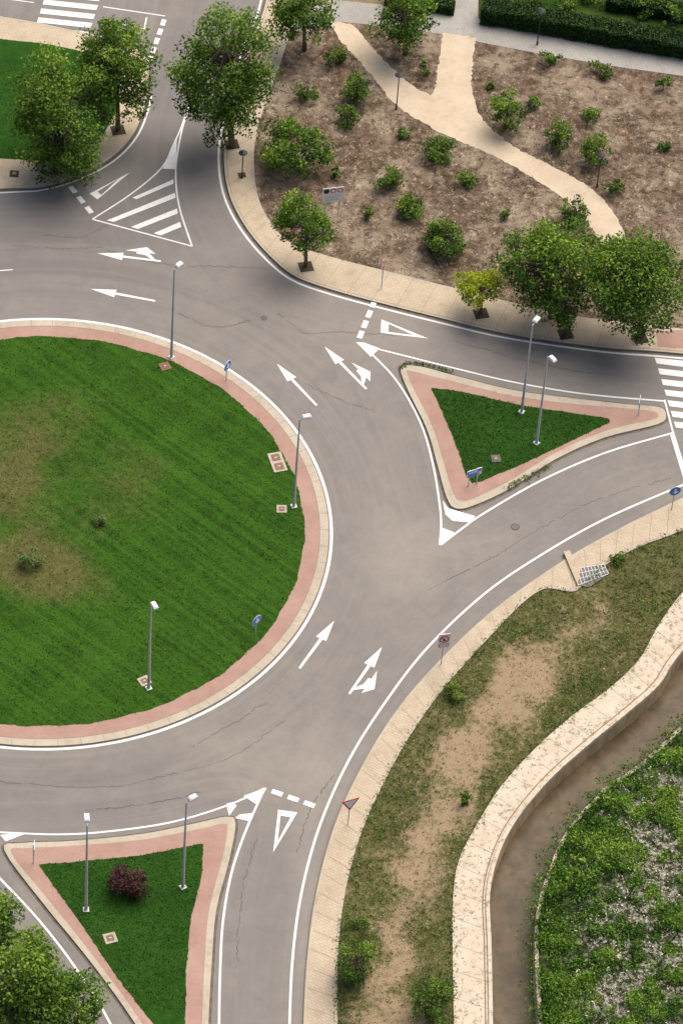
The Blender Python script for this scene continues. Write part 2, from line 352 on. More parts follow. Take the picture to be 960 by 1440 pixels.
# ---------------- ground layout ----------------
NEk=C([(400,-400),(385,-100),(374,0),(352,60),(332,120),(318,185),(315,230),(323,275),(345,318),(378,358),(415,388),(470,408),(540,427),(620,447),(700,466),(780,479),(860,489),(960,497),(1200,522)],.12)
NEi=C([(450,-400),(428,-100),(418,0),(408,45),(388,105),(362,180),(357,230),(364,280),(385,318),(412,343),(470,362),(540,380),(620,400),(720,425),(800,443),(960,462),(1200,490)],.12)
SEk=C([(1200,590),(1060,655),(960,703),(880,742),(800,787),(700,857),(620,932),(560,1002),(512,1080),(475,1160),(450,1250),(437,1340),(431,1440),(428,1600),(430,1800)],.12)
SEi=C([(1200,640),(1060,695),(960,742),(900,765),(852,790),(815,822),(802,829),(766,825),(735,843),(700,878),(650,932),(602,990),(550,1072),(506,1165),(482,1250),(471,1340),(470,1440),(468,1600),(470,1800)],.12)
SEl=C([(1200,580),(1060,640),(960,682),(850,730),(760,781),(680,836),(600,912),(540,990),(490,1070),(450,1160),(425,1250),(412,1340),(407,1440),(404,1600)])
CX,CY=P(62,737); R0=math.hypot(P(466,752)[0]-CX,P(466,752)[1]-CY)
circ=lambda r,n=160:[(CX+r*math.cos(2*math.pi*i/n),CY+r*math.sin(2*math.pi*i/n)) for i in range(n)]
arcW=[(CX+(R0+9.6)*math.cos(a),CY+(R0+9.6)*math.sin(a)) for a in np.linspace(math.radians(245),math.radians(120),24)]
asph=NEk+SEk+W([(60,1800),(110,1500),(40,1400),(-20,1320),(-70,1265)])+arcW+W([(-800,200),(-800,-400)])
# canal
CPl=C([(1150,640),(1040,745),(960,832),(925,880),(900,925),(860,965),(800,1010),(750,1055),(705,1105),(670,1160),(645,1210),(637,1260),(636,1330),(638,1440),(640,1600),(640,1900)],.15)
CPr=C([(1200,690),(1060,815),(960,915),(925,965),(880,1005),(825,1050),(770,1100),(725,1155),(700,1205),(688,1260),(690,1330),(692,1440),(694,1600),(694,1900)],.15)
CRr=C([(1280,740),(1100,890),(960,1020),(900,1075),(850,1110),(800,1165),(775,1215),(755,1280),(752,1350),(757,1440),(762,1600),(762,1900)],0)
canal=CPr+CRr[::-1]
S=1600
sheet('terrain',[(-S,-S),(S,-S),(S,S),(-S,S)],-.06,M_TERR,holes=[canal])
ISL2=C([(563,520),(572,513),(600,517),(640,528),(720,548),(800,559),(880,568),(926,572),(936,583),(925,596),(850,615),(780,646),(720,685),(670,709),(642,715),(628,700),(614,650),(600,603),(575,552)],.12,4,True)
B2=C([(572,524),(580,522),(640,537),(720,556),(800,567),(880,574),(918,578),(925,584),(916,590),(850,606),(780,637),(720,674),(668,700),(648,704),(637,694),(622,645),(607,598),(584,552)],.124,4,True)
G2=W([(606,545),(640,549),(740,571),(800,580),(856,588),(858,593),(800,621),(740,650),(672,678),(664,679),(655,668),(640,622),(622,580)],.14)
ISL3=C([(6,1196),(30,1186),(100,1183),(200,1173),(280,1157),(318,1149),(331,1158),(322,1210),(304,1280),(298,1350),(293,1440),(291,1560),(280,1600),(262,1560),(190,1440),(125,1350),(60,1270)],.12,4,True)
B3=C([(16,1200),(40,1193),(100,1190),(200,1181),(280,1166),(312,1159),(320,1165),(312,1210),(294,1280),(288,1350),(284,1440),(282,1540),(272,1560),(200,1440),(135,1350),(70,1268)],.124,4,True)
G3=W([(54,1216),(110,1212),(200,1203),(286,1186),(284,1230),(268,1295),(262,1360),(260,1450),(256,1495),(215,1440),(165,1375),(112,1297)],.14)
def rough_edge(poly,amp=.022):
    n=int(sum(math.hypot(poly[i][0]-poly[i-1][0],poly[i][1]-poly[i-1][1]) for i in range(len(poly)))/.25)
    a=resample(list(poly)+[poly[0]],n)[:-1]; return [tuple(q) for q in a+rng.normal(0,amp,a.shape)]
G2=rough_edge(G2); G3=rough_edge(G3)
edges_all=[NEk,SEk,circ(R0)+[circ(R0)[0]],ISL2+[ISL2[0]],ISL3+[ISL3[0]]]
def edist(X,Y): return np.minimum.reduce([pdist(X,Y,e[::2] if len(e)>60 else e) for e in edges_all])
def adark(X,Y):
    r=np.hypot(X-CX,Y-CY)-R0; ring=(np.exp(-((r-3.0)/.8)**2)*.6+np.exp(-((r-5.6)/.9)**2)*.65)*(r>0)
    return np.clip(ring*blobs(X,Y,[(120,1080,330,110,1.2),(60,340,260,150,1.1),(540,600,60,260,.7),(420,440,160,80,.5)])+blobs(X,Y,[(230,80,90,150,.65),(60,310,190,60,.8),(850,520,140,28,.55),(780,690,170,40,.4),(380,1330,30,180,.35),(280,150,60,120,.4),(100,1400,60,80,.3)]),0,.9)
def adust(X,Y): return np.clip(blobs(X,Y,[(570,800,60,60,.75),(560,470,70,40,.35),(470,460,120,60,.3),(640,760,80,30,.5),(400,1080,120,50,.55),(360,420,90,40,.3),(330,1040,120,30,.25),(545,700,40,120,.35),(430,1250,20,200,.6),(900,690,120,14,.5)]),0,.85)
sheet('road',asph,0,M_ASPH,.8,{'edge':edist,'dark':adark,'dust':adust})
# pavements
sheet('pavement',NEk+NEi[::-1],.12,M_PAVE,skirt=.2)
sheet('pavement',SEk+SEi[::-1],.12,M_PAVE,skirt=.2)
NWk=C([(-300,280),(0,265),(60,261),(110,246),(155,222),(186,190),(203,150),(209,112),(206,82),(190,66),(150,52),(95,40),(0,22),(-300,-20)],.12)
sheet('pavement',NWk,.12,M_PAVE,skirt=.2)
dz=lambda X,Y: np.zeros(len(X))
NWg=rough_edge(W([(-100,225),(0,222),(60,226),(110,214),(146,188),(166,150),(170,110),(150,84),(110,70),(60,60),(0,54),(-100,40)],.13),.02)
sheet('lawn',NWg,.13,M_LAWN2,.8,{'dry':dz})
kb=MB()
for ln,sgn in ((NEk,1),(NEi,-1),(SEk,-1),(SEi,1),(NWk,1)):
    kb.ribbon(offset(ln,sgn*.1),.2,.126,M_KERB)
kb.obj('kerb')
gb=MB()
for ln,sgn,cl in ((NEk,-1,False),(SEk,1,False),(NWk,-1,False),(ISL2,1,True),(ISL3,1,True)):
    a_=sum(ln[i][0]*ln[(i+1)%len(ln)][1]-ln[(i+1)%len(ln)][0]*ln[i][1] for i in range(len(ln))) if cl else 0
    s_=(-1 if a_>0 else 1) if cl else sgn
    gb.ribbon(offset(ln,s_*.09,cl),.20,.0045,M_GUTSHADE,cl)  # dark strip at the kerb foot: gutter line plus painted kerb-face shade
gb.obj('road_gutter_kerb_shade')
jb=MB()
def joints(a,b,n,z=.128):
    A=resample(a,n);B=resample(b,n)
    for i in range(n): jb.ribbon([tuple(A[i]),tuple(B[i])],.03,z,M_JOINT)
joints(SEk,SEi,60); joints(NEk,NEi,60)
for ln,sg in ((NEk,1),(SEk,-1)): jb.ribbon(offset(ln,sg*.22),.04,.132,M_JOINT)
ln=circ(R0-.2)
for i in range(0,160,2):
    x,y=ln[i]; u=((x-CX)/(R0),(y-CY)/(R0)); jb.ribbon([(x,y),(x-u[0]*.6,y-u[1]*.6)],.03,.1265,M_JOINT)
jb.ribbon(circ(R0-.86),.05,.1285,M_JOINT,True)
jb.obj('pavement_joints')
# roundabout island
ri=empty('roundabout_island')
sheet('kerb',circ(R0-.22),.12,M_KERB,skirt=.16,parent=ri)
sheet('brick_paving',circ(R0-.85),.124,M_BRICK,parent=ri)
lawnR=R0-2.0
dryf=lambda X,Y: np.clip(blobs(X,Y,[(45,620,70,70,.8),(15,700,50,60,.65),(190,650,60,50,.45),(90,810,70,45,1.),(30,790,50,45,.7),(150,720,100,40,.3),(100,570,70,25,.3)])*(.3+1.3*fbm(X*.45,Y*.45,2)),0,1)
lc=[]
for i in range(700):
    a=2*math.pi*i/700; rr=lawnR+.05*math.sin(a*23)+.03*math.sin(a*57)+rng.normal(0,.02); lc.append((CX+rr*math.cos(a),CY+rr*math.sin(a)))
lcc=circ(lawnR,80)
sheet('lawn',lc,.14,M_LAWN,.8,{'dry':dryf},parent=ri)
def scatter(poly,n,dens=None):
    a=np.array(poly); lo=np.maximum(a.min(0),[-34,-46]); hi=np.minimum(a.max(0),[34,46])
    X=rng.uniform(lo[0],hi[0],n);Y=rng.uniform(lo[1],hi[1],n); k=pip(X,Y,poly)
    if dens is not None: k&=rng.random(n)<dens(X,Y)
    return X[k],Y[k]
def tufts(name,X,Y,z,spread,leaf,k,mat,hh,parent=None,tint=None,up=.3,asp=.4):
    X=np.repeat(X,k);Y=np.repeat(Y,k); n=len(X)
    base=np.repeat(rng.normal(.45,.17,n//k),k)+rng.normal(0,.1,n)
    if tint is not None: base=base+tint(X,Y)
    X=X+rng.normal(0,spread,n);Y=Y+rng.normal(0,spread,n); zz=z+rng.uniform(.0,hh,n)
    return leafmesh(name,np.c_[X,Y,zz],leaf*rng.uniform(.6,1.4,n),base,mat,parent,up,asp=asp)
stripe=lambda x,y:(vnoise((math.cos(.66)*x-math.sin(.66)*y)*.03+5,(math.sin(.66)*x+math.cos(.66)*y)*2.0,3)-.5)*.45
X,Y=scatter(lcc,52000); tufts('grass_blades',X,Y,.14,.05,.13,1,L_GRASS,.05,ri,lambda x,y:.7*dryf(x,y)+(fbm(x*.4,y*.4)-.5)*.9+stripe(x,y))
X,Y=scatter(lcc,500,lambda x,y:.3+.7*(fbm(x*.3,y*.3,4)>.5)); tufts('clover_tufts',X,Y,.15,.12,.16,5,L_GRASS,.08,ri,lambda x,y:.15+0*x)
for G,B,I in((G2,B2,ISL2),(G3,B3,ISL3)):
    ti=empty('traffic_island'); sheet('kerb',I,.12,M_KERB,skirt=.16,parent=ti); sheet('brick_paving',B,.124,M_BRICK,parent=ti)
    sheet('lawn',G,.14,M_LAWN2,.8,{'dry':dz},parent=ti); X,Y=scatter(G,60000); k=slice(0,9000); tufts('grass_blades',X[k],Y[k],.14,.05,.13,1,L_GRASS,.06,ti)
X,Y=scatter(NWg,30000); tufts('grass_blades',X[:6000],Y[:6000],.13,.05,.13,1,L_GRASS,.05)
def along(pts,n,sp):
    A=resample(pts,n); return A[:,0]+rng.normal(0,sp,n),A[:,1]+rng.normal(0,sp,n)
X1,Y1=along(W([(563,519),(572,512),(600,515),(637,525)]),90,.07); X2,Y2=along(W([(712,688),(740,674),(772,658)]),60,.12)
tufts('kerb_weeds',np.r_[X1,X2],np.r_[Y1,Y2],.13,.07,.17,5,L_WEED,.15)
# ---- park ----
TG_low=[(408,45),(480,30),(560,38),(625,48),(672,58),(760,75),(860,92),(960,106),(1200,150)]
soil=NEi[NEi.index(min(NEi,key=lambda q:abs(q[1]-P(408,45,.12)[1]))):]+W(TG_low,.1)[::-1][:-1]
sheet('park_soil',soil,.10,M_SOIL,1.0)
tg=W(TG_low,.12)+W([(1200,118),(960,82),(860,65),(760,46),(690,31),(672,26),(674,-400),(636,-400),(638,22),(560,8),(480,0),(450,-30),(425,-20),(416,10)],.12)
sheet('pavement',tg,.116,M_PGREY,skirt=.1)
pathA=sm([(462,30),(480,58),(505,85),(535,122),(560,150),(620,186),(690,217),(750,250),(800,285),(828,315),(842,340),(850,380)])+sm([(888,380),(880,335),(862,298),(830,264),(780,235),(722,205),(683,172),(667,142),(663,110),(668,57)])+[(668,52),(622,45)]+sm([(622,50),(616,90),(611,126),(600,131),(575,116),(548,92),(520,62),(494,32)])
PA=W(pathA,.122); sheet('park_path',rough_edge(PA,.05),.122,M_PATH)
green=W([(674,26),(690,31),(760,46),(860,65),(960,82),(1200,118),(1300,-400),(676,-400)],.1)
sheet('garden_lawn',green,.108,M_LAWN2,1.0,{'dry':lambda X,Y:np.clip(fbm(X*.3,Y*.3)*1.2-.25,0,1)})
M_HC=plain('hedge_core',(.012,.025,.008),.95,.05)
def hedge(name,a,b,depth,h,n):
    par=empty(name); A=np.array(a);B=np.array(b); L=np.linalg.norm(B-A); d=(B-A)/L; nr=np.array([-d[1],d[0]]); ang=math.atan2(d[1],d[0])
    mb=MB(); c=(A+B)/2+nr*depth/2; mb.box((c[0],c[1],.1+h*.47),(L,depth*.86,h*.9),M_HC,ang); mb.obj('core',par)
    u=rng.uniform(0,L,n); s=rng.uniform(0,1,n); m=rng.random(n)<.5
    y=np.where(m,rng.uniform(0,depth,n),0.0); z=np.where(m,h,s*h); bl=(fbm(u*.9,y*.9+z)-.5)*.45
    y=y+np.where(m,0,bl)+rng.normal(0,.05,n); z=z+np.where(m,bl,0)+rng.normal(0,.05,n)
    P3=np.c_[A[0]+d[0]*u+nr[0]*y,A[1]+d[1]*u+nr[1]*y,.1+np.maximum(z,0)]
    leafmesh('foliage',P3,.17*rng.uniform(.6,1.4,n),rng.normal(.42,.2,n)+bl,L_HEDGE,par,.4)
hedge('hedge',P(674,33,.1),P(985,88,.1),1.7,1.6,18000)
hedge('hedge',P(540,6,.1),P(637,22,.1),1.0,.9,5000)
hedge('hedge',P(850,14,.1),P(990,38,.1),1.3,1.2,7000)
for s in [(700,-4,56,44),(745,-8,56,44),(795,4,40,34),(905,8,44,38),(945,20,36,36),(930,-8,70,44),(835,-12,50,40)]: plantobj('garden_shrub',*s,mat=L_BUSH,leaf=.2,taper=.1,dens=1.2)
# park weeds + litter
onpath=lambda X,Y: pip(X,Y,PA)
L_LIT=leafmat('leaf_litter',(.05,.033,.02),(.15,.105,.067),(.44,.37,.27),.0)
X,Y=scatter(soil,9000,lambda x,y:np.clip((fbm(x*.35,y*.35,2)-.45)*2.4+blobs(x,y,[(730,75,70,20,.6)]),0,1)); k=~onpath(X,Y); tufts('park_weeds',X[k],Y[k],.11,.10,.14,4,L_WEED,.10)
X,Y=scatter(soil,20000,lambda x,y:np.clip((fbm(x*.7,y*.7,8)-.3)*1.8,0,1)); k=~onpath(X,Y); X=X[k];Y=Y[k]
tufts('leaf_litter',X,Y,.105,.05,.18,1,L_LIT,.03,up=1.5,tint=lambda x,y:rng.normal(-.05,.35,len(x)))
X,Y=scatter(soil,700,lambda x,y:np.clip((fbm(x*.4,y*.4,77)-.5)*4,0,1)); k=~onpath(X,Y); tufts('dry_grass',X[k],Y[k],.11,.12,.18,6,L_DRY,.2,tint=lambda x,y:-.35+0*x)
# ---- south-east verge ----
track=C([(850,850),(775,900),(715,980),(655,1060),(612,1150),(590,1230),(565,1320),(545,1440),(530,1600)])
def bare(X,Y):
    d=pdist(X,Y,track[::2]); w=1.5+2.2*fbm(X*.25,Y*.25,14)
    return np.clip(1.05*np.exp(-(d/w)**2)-.12-blobs(X,Y,[(880,800,90,60,.8),(620,1340,60,120,.3),(790,880,60,30,.4)])+(fbm(X*.4,Y*.4,44)-.5)*1.3,-.3,1)
ver=SEi+CPl[::-1]
edgeclip=lambda X,Y:np.clip(np.minimum(pdist(X,Y,SEi[::2]),pdist(X,Y,CPl[::2]))-.2,0,1)
sheet('grass_verge',ver,.05,M_VERGE,.7,{'bare':bare},zf=lambda X,Y:(fbm(X*.5,Y*.5)-.5)*.14*edgeclip(X,Y))
dn=lambda x,y:np.clip(1.2-1.05*bare(x,y)-1.2*(1-fbm(x*.55,y*.55,6))+.3,0.06,1)
X,Y=scatter(ver,66000,dn); tufts('verge_weeds',X,Y,.05,.09,.14,3,L_WEED,.16,tint=lambda x,y:.04+(fbm(x*.3,y*.3,9)-.5)*.9)
X,Y=scatter(ver,9000,lambda x,y:dn(x,y)*(fbm(x*.8,y*.8,12)>.53)); tufts('verge_grass',X,Y,.08,.16,.19,7,L_BANK,.3,tint=lambda x,y:-.13+0*x)
X,Y=scatter(ver,14000); tufts('verge_litter',X,Y,.07,.05,.14,1,L_LIT,.03,up=1.2,tint=lambda x,y:rng.normal(0,.25,len(x)))
# ---- canal ----
ca=empty('canal')
sheet('towpath',CPl+CPr[::-1],.15,M_CPATH,skirt=.25,parent=ca)
mb=MB()
def wall(pts,z0,z1,m,th):
    n=len(pts); o=offset(pts,th)
    mb.add([(x,y,z1) for x,y in pts]+[(x,y,z0) for x,y in pts]+[(x,y,z1) for x,y in o]+[(x,y,z0) for x,y in o],
      [[i,i+1,n+i+1,n+i] for i in range(n-1)]+[[2*n+i,2*n+i+1,i+1,i] for i in range(n-1)]+[[3*n+i,3*n+i+1,2*n+i+1,2*n+i][::-1] for i in range(n-1)],m)
wall(offset(CPr,.02),-1.9,-.02,M_CWALL,-.0301)
wall(offset(CPr,.03),-.02,.30,M_CPATH,-.26)
wall(offset(CRr,-.02),-1.9,.10,M_CPATH,.26)
mb.obj('canal_walls',ca)
mb=MB(); rl=offset(CPr,-.45); mb.ribbon(rl,.08,.158,M_RUST)
A=resample(CPl,40);B=resample(CPr,40)
for i in range(40): mb.ribbon([tuple(A[i]),tuple(B[i])],.03,.156,M_JOINT)
mb.obj('towpath_seam',ca)
sheet('water',offset(CPr,-.1)+offset(CRr,.1)[::-1],-1.5,M_WATER,parent=ca)
X,Y=along(offset(CRr,-.05),1300,.42); tufts('waterside_weeds',X,Y,.05,.19,.23,6,L_BANK,.4)
tp=CPl+CPr[::-1]
X,Y=scatter(tp,6000,lambda x,y:np.clip((fbm(x*1.2,y*1.2,3)-.44)*2.6,0,1)); tufts('towpath_litter',X,Y,.155,.06,.13,2,L_LIT,.02,up=2,tint=lambda x,y:-.3+0*x)
X,Y=along(CPl,420,.14); tufts('towpath_weeds',X,Y,.14,.1,.15,4,L_WEED,.12)
# ---- east bank ----
bank=offset(CRr,.24)+[(120,P(762,1900)[1]-1),(120,P(1280,740)[1]+1)]
palef=lambda X,Y:np.clip(blobs(X,Y,[(930,1250,60,130,.95),(890,1390,70,90,.9),(940,1150,50,50,.75),(840,1330,35,60,.65)]),0,1)
bh=lambda X,Y:(fbm(X*.9,Y*.9,61)-.5)
bz=lambda X,Y:.03+np.clip(pdist(X,Y,CRr[::2])-.3,0,3)*.14+(bh(X,Y)+.1)*.7*np.clip(pdist(X,Y,CRr[::2])-.3,0,1)
sheet('canal_bank',bank,0,M_BANK,.45,{'pale':palef},zf=bz)
gap=lambda x,y:palef(x,y)*np.clip((fbm(x*.9,y*.9,31)-.50)*9,0,1)
X,Y=scatter(bank,64000,lambda x,y:np.clip(1.-1.1*gap(x,y)-.9*np.clip((.46-fbm(x*.9,y*.9,61))*7,0,1),0.04,1)); X5=np.repeat(X,5);Y5=np.repeat(Y,5)
tufts('bank_vegetation',X,Y,bz(X5,Y5),.13,.2,5,L_BANK,.4,tint=lambda x,y:-.02+bh(x,y)*1.6+(fbm(x*.35,y*.35,5)-.5)*1.0)  # mounds tinted lighter, hollows darker: shade between clumps put into the colour
X,Y=scatter(bank,900,lambda x,y:1-gap(x,y)); X5=np.repeat(X,22);Y5=np.repeat(Y,22); tufts('bank_shrubs',X,Y,bz(X5,Y5)+.15,.2,.22,22,L_BANK,.5,tint=lambda x,y:.1+0*x,up=.8)
X,Y=scatter(bank,12000,gap); tufts('dry_vegetation',X,Y,bz(np.repeat(X,4),np.repeat(Y,4)),.12,.2,4,L_DRY,.4)
# ---- markings ----
mk=MB(); zc_=[0]
def Zn(): zc_[0]+=1; return .010+(zc_[0]%5)*.0025
def line(pts,w=.16,curve=True,closed=False): mk.ribbon(C(pts,0,5,closed) if curve else W(pts),w,Zn(),M_PAINT,closed)
def fl(pts): mk.flat(W(pts),.024+(Zn()-.01)*.5,M_PAINT)
mk.ribbon(circ(R0),.22,Zn(),M_PAINT,True)
mk.ribbon(offset(NEk,-.42),.17,Zn(),M_PAINT); mk.ribbon(SEl,.17,Zn(),M_PAINT); mk.ribbon(offset(NWk,-.35)[:40],.15,Zn(),M_PAINT)
line([(506,482),(530,505),(555,532),(578,568),(597,610),(610,660),(618,710),(620,738),(618,766)],.15)
line([(620,766),(650,743),(680,722),(760,676),(850,637),(948,608)],.16)
line([(532,491),(560,498),(640,518),(720,537),(800,551),(860,558),(934,564)],.15)
fl([(500,481),(512,482),(534,490),(521,502)])
fl([(618,768),(641,750),(620,742)])
fl([(622,704),(630,715),(636,733),(626,724)]); fl([(630,715),(668,726),(661,735),(636,733)])
line([(0,1171),(80,1174),(150,1170),(240,1157),(320,1133),(372,1109)],.15)
line([(372,1109),(345,1170),(325,1230),(313,1300),(309,1380),(308,1440),(307,1560)],.16)
fl([(342,1120),(375,1108),(362,1133)]); fl([(318,1131),(325,1129),(333,1133),(322,1148)]); fl([(330,1151),(337,1146),(356,1144),(352,1156)])
line([(-40,1196),(0,1236),(55,1295),(105,1360),(155,1440),(200,1540)],.16)
fl([(0,1175),(22,1172),(34,1174),(8,1184)])
line([(265,150),(255,178),(243,205),(227,236),(185,272),(130,308)],.13)
line([(266,148),(254,190),(247,240),(252,290),(270,346)],.13); line([(130,308),(270,346)],.13,False)
fl([(249,190),(229,237),(247,238),(248,210)])
for q in ([(244,252),(244,258),(192,280),(186,278)],[(246,271),(247,278),(160,312),(150,310)],[(249,293),(250,300),(194,322),(184,319)],[(253,312),(255,319),(226,331),(216,328)]): fl(q)
def ring(o):
    a=W(o); cx=sum(p[0] for p in a)/3; cy=sum(p[1] for p in a)/3
    b=[(cx+(p[0]-cx)*.52,cy+(p[1]-cy)*.60) for p in a]
    for i in range(3):
        j=(i+1)%3; mk.flat([a[i],a[j],b[j],b[i]],.012,M_PAINT)
ring([(126,272),(183,242),(137,280)]); ring([(536,449),(602,476),(535,468)]); ring([(391,1139),(418,1143),(384,1199)])
def dash(p,q,n,w,fill=.62):
    for i in range(n):
        a=i/n; b=(i+fill)/n; mk.ribbon(W([(p[0]+(q[0]-p[0])*t_,p[1]+(q[1]-p[1])*t_) for t_ in(a,b)]),w,.027,M_PAINT)
dash((99,262),(133,305),3,.42); dash((527,422),(503,480),4,.42,.7); dash((382,1113),(450,1137),3,.42,.66)
dash((231,27),(208,92),5,.40,.66)
line([(145,9),(232,22)],.12,False); line([(150,29),(203,40)],.13,False); line([(203,40),(206,24)],.13,False); line([(-20,-6),(48,3)],.1,False)
for i in range(-3,4):
    y=2+i*12.5; x=62-i*4; fl([(x,y-3),(x+76,y+5),(x+73,y+12),(x-2,y+4)])
for i in range(7):
    y=503+15*i; x=920+4.5*i; fl([(x,y),(x+80,y+9),(x+82,y+18),(x+3,y+8.5)])
for i in range(5):
    y=612+i*16; x=985+4.5*i; fl([(x,y),(x+60,y+7),(x+62,y+16),(x+3,y+8.5)])
fl([(942,612),(948,610),(966,668),(960,672)]); line([(934,562),(946,608)],.14,False)
def arrow(tip,tail,branch=False):
    A=np.array(P(*tail));B=np.array(P(*tip)); L=np.linalg.norm(B-A); d=(B-A)/L; r=np.array([d[1],-d[0]])
    q=lambda u,v: tuple(A+d*u+r*v)
    mk.flat([q(0,-.09),q(L-2.0,-.12),q(L-2.0,.12),q(0,.09)],.012,M_PAINT)
    mk.flat([q(L-2.0,-.42),q(L,0),q(L-2.0,.42)],.012,M_PAINT)
    if branch:
        mk.flat([q(.75,.09),q(1.3,.45),q(2.0,.5),q(2.0,.72),q(1.0,.72),q(.45,.09)],.012,M_PAINT)
        mk.flat([q(.5,.72),q(2.9,.72),q(1.3,1.35)],.012,M_PAINT)
arrow((137,356),(226,367),True); arrow((127,406),(218,423)); arrow((389,511),(445,570)); arrow((456,487),(515,547),True)
arrow((470,873),(421,940)); arrow((537,910),(491,976),True)
line([(-20,382),(18,379)],.1,False)
mk.obj('road_markings')
# cracks
ck=MB()
def crack(pts,w=.04,j=.10):
    a=resample(C(pts),int(14+len(pts)*26)); a=a+rng.normal(0,j,a.shape)*.5+np.c_[np.cumsum(rng.normal(0,j*.4,len(a))),np.cumsum(rng.normal(0,j*.4,len(a)))]*.5
    i=0
    while i<len(a)-3:
        n=int(rng.integers(4,16)); seg=a[i:i+n+1]
        if len(seg)>2: ck.ribbon([tuple(q) for q in seg],w*rng.uniform(.6,1.3),.005,M_CRACK)
        i+=n+int(rng.integers(0,4))
for q in ([(0,1100),(80,1105),(170,1103),(250,1085),(330,1060),(400,1010)],[(600,830),(680,790),(760,745),(850,705),(945,680)],[(150,352),(230,372),(330,375),(420,380)],
  [(270,1050),(320,1020),(370,985)],[(390,440),(430,470),(480,470),(560,480)],[(430,540),(470,560),(520,575)],[(20,345),(90,352),(150,352)],[(360,1180),(340,1260),(335,1350)],
  [(640,480),(720,500),(800,520),(880,530)],[(470,1090),(440,1130),(420,1200)],[(250,440),(300,460),(350,450)],[(120,1140),(200,1130),(290,1110)],[(180,300),(120,330),(60,330)]): crack(q)
ck.obj('road_cracks')
# ---------------- street furniture ----------------
def lamp(bx,by,ang,h=9.7):
    x,y=P(bx,by,.13); mb=MB(); a=math.radians(ang); dx,dy=math.cos(a),math.sin(a)
    mb.box((x,y,.16),(.42,.42,.06),M_STEEL,a); mb.cyl((x,y,.14),(x,y,1.3),.12,.11,M_STEEL,10); mb.cyl((x,y,1.3),(x,y,h-.2),.105,.055,M_STEEL,10)
    mb.cyl((x,y,h-.2),(x+dx*.35,y+dy*.35,h),.05,.045,M_STEEL,8)
    c=(x+dx*.5,y+dy*.5,h+.03); mb.box((c[0],c[1],c[2]-.03),(.66,.38,.10),M_STEEL,a); mb.box((c[0],c[1],c[2]+.07),(.64,.36,.12),M_WHITE,a,.75)
    mb.box((c[0]+dx*.08,c[1]+dy*.08,c[2]-.10),(.5,.26,.05),M_WHITE,a,1)
    mb.obj('street_lamp')
for b in ((241,502,50),(413,712,20),(209,968,-60),(733,579,60),(754,623,-50),(257,1248,40),(121,1280,100)): lamp(*b)
def plamp(bx,by,h):
    x,y=P(bx,by,.12); mb=MB(); mb.cyl((x,y,.1),(x,y,.5),.09,.07,M_BLACK); mb.cyl((x,y,.5),(x,y,h-.3),.05,.04,M_BLACK); mb.cyl((x,y,h-.3),(x,y,h-.05),.12,.2,M_WHITE,12); mb.cyl((x,y,h-.05),(x,y,h+.05),.36,.22,M_BLACK,14); mb.cyl((x,y,h+.05),(x,y,h+.14),.2,.05,M_BLACK,12); mb.obj('park_lamp')
plamp(755,62,3.9); plamp(557,153,3.9); plamp(839,262,3.6); plamp(340,250,2.9)
CI=lambda r,n=20,cz=0,cu=0:[(cu+r*math.cos(2*math.pi*i/n),cz+r*math.sin(2*math.pi*i/n)) for i in range(n)]
def post(mb,x,y,h,z=.1): mb.cyl((x,y,z),(x,y,h),.04,.04,M_STEEL,8)
def bluesign(bx,by,ang,h=1.7):
    x,y=P(bx,by,.13); mb=MB(); a=math.radians(ang); post(mb,x,y,h+.1); c=(x+math.cos(a)*.06,y+math.sin(a)*.06,h-.2)
    mb.plate(c,CI(.47),a,M_WHITE,.02); mb.plate(c,CI(.44),a,M_BLUE,.02,.012)
    mb.plate(c,[(-.05,.25),(-.05,-.05),(-.2,-.05),(.05,-.3),(.28,-.05),(.1,-.05),(.1,.25)][::-1],a,M_WHITE,.01,.022); mb.obj('keep_right_sign')
bluesign(318,535,-30,2.0); bluesign(359,893,-40,2.0); bluesign(944,716,-70,2.4)
def edge_sign(bx,by,ang,h=2.2,name='direction_sign'):
    x,y=P(bx,by,.13); mb=MB(); a=math.radians(ang); post(mb,x,y,h); mb.plate((x+math.cos(a)*.06,y+math.sin(a)*.06,h-.35),[(-.45,-.3),(.45,-.3),(.45,.3),(-.45,.3)],a,M_WHITE,.03); mb.plate((x+math.cos(a)*.06,y+math.sin(a)*.06,h-.35),[(-.3,-.15),(.3,-.15),(.3,.15),(-.3,.15)],a,M_BLUE,.02,.02); mb.obj(name)
edge_sign(897,584,175,2.0); edge_sign(47,1214,5,2.2); edge_sign(357,80,200,2.2)
x,y=P(664,682,.13); mb=MB(); a=math.radians(-60); u=(-math.sin(a),math.cos(a))
for s in(-.35,.35): post(mb,x+u[0]*s,y+u[1]*s,1.9)
c=(x+math.cos(a)*.06,y+math.sin(a)*.06,1.55); mb.plate(c,[(-.62,-.35),(.62,-.35),(.62,.35),(-.62,.35)],a,M_WHITE,.03); mb.plate(c,[(-.58,-.02),(.58,-.02),(.58,.31),(-.58,.31)],a,M_BLUE,.02,.02); mb.plate(c,[(-.58,-.31),(.3,-.31),(.3,-.08),(-.58,-.08)],a,M_BLUE,.02,.02)
mb.plate(c,[(-.5,.10),(.3,.10),(.3,.18),(-.5,.18)],a,M_WHITE,.012,.034); mb.plate(c,[(.5,-.2),(.35,-.1),(.35,-.3)],a,M_RED,.012,.034); mb.obj('direction_sign')
x,y=P(620,934,.12); mb=MB(); a=math.radians(-75); post(mb,x,y,3.5); c=(x+math.cos(a)*.06,y+math.sin(a)*.06,2.75)
mb.plate(c,[(-.42,-.7),(.42,-.7),(.42,.75),(-.42,.75)],a,M_WHITE,.03); mb.plate(c,[(-.42,.66),(.42,.66),(.42,.75),(-.42,.75)],a,M_RED,.012,.022)
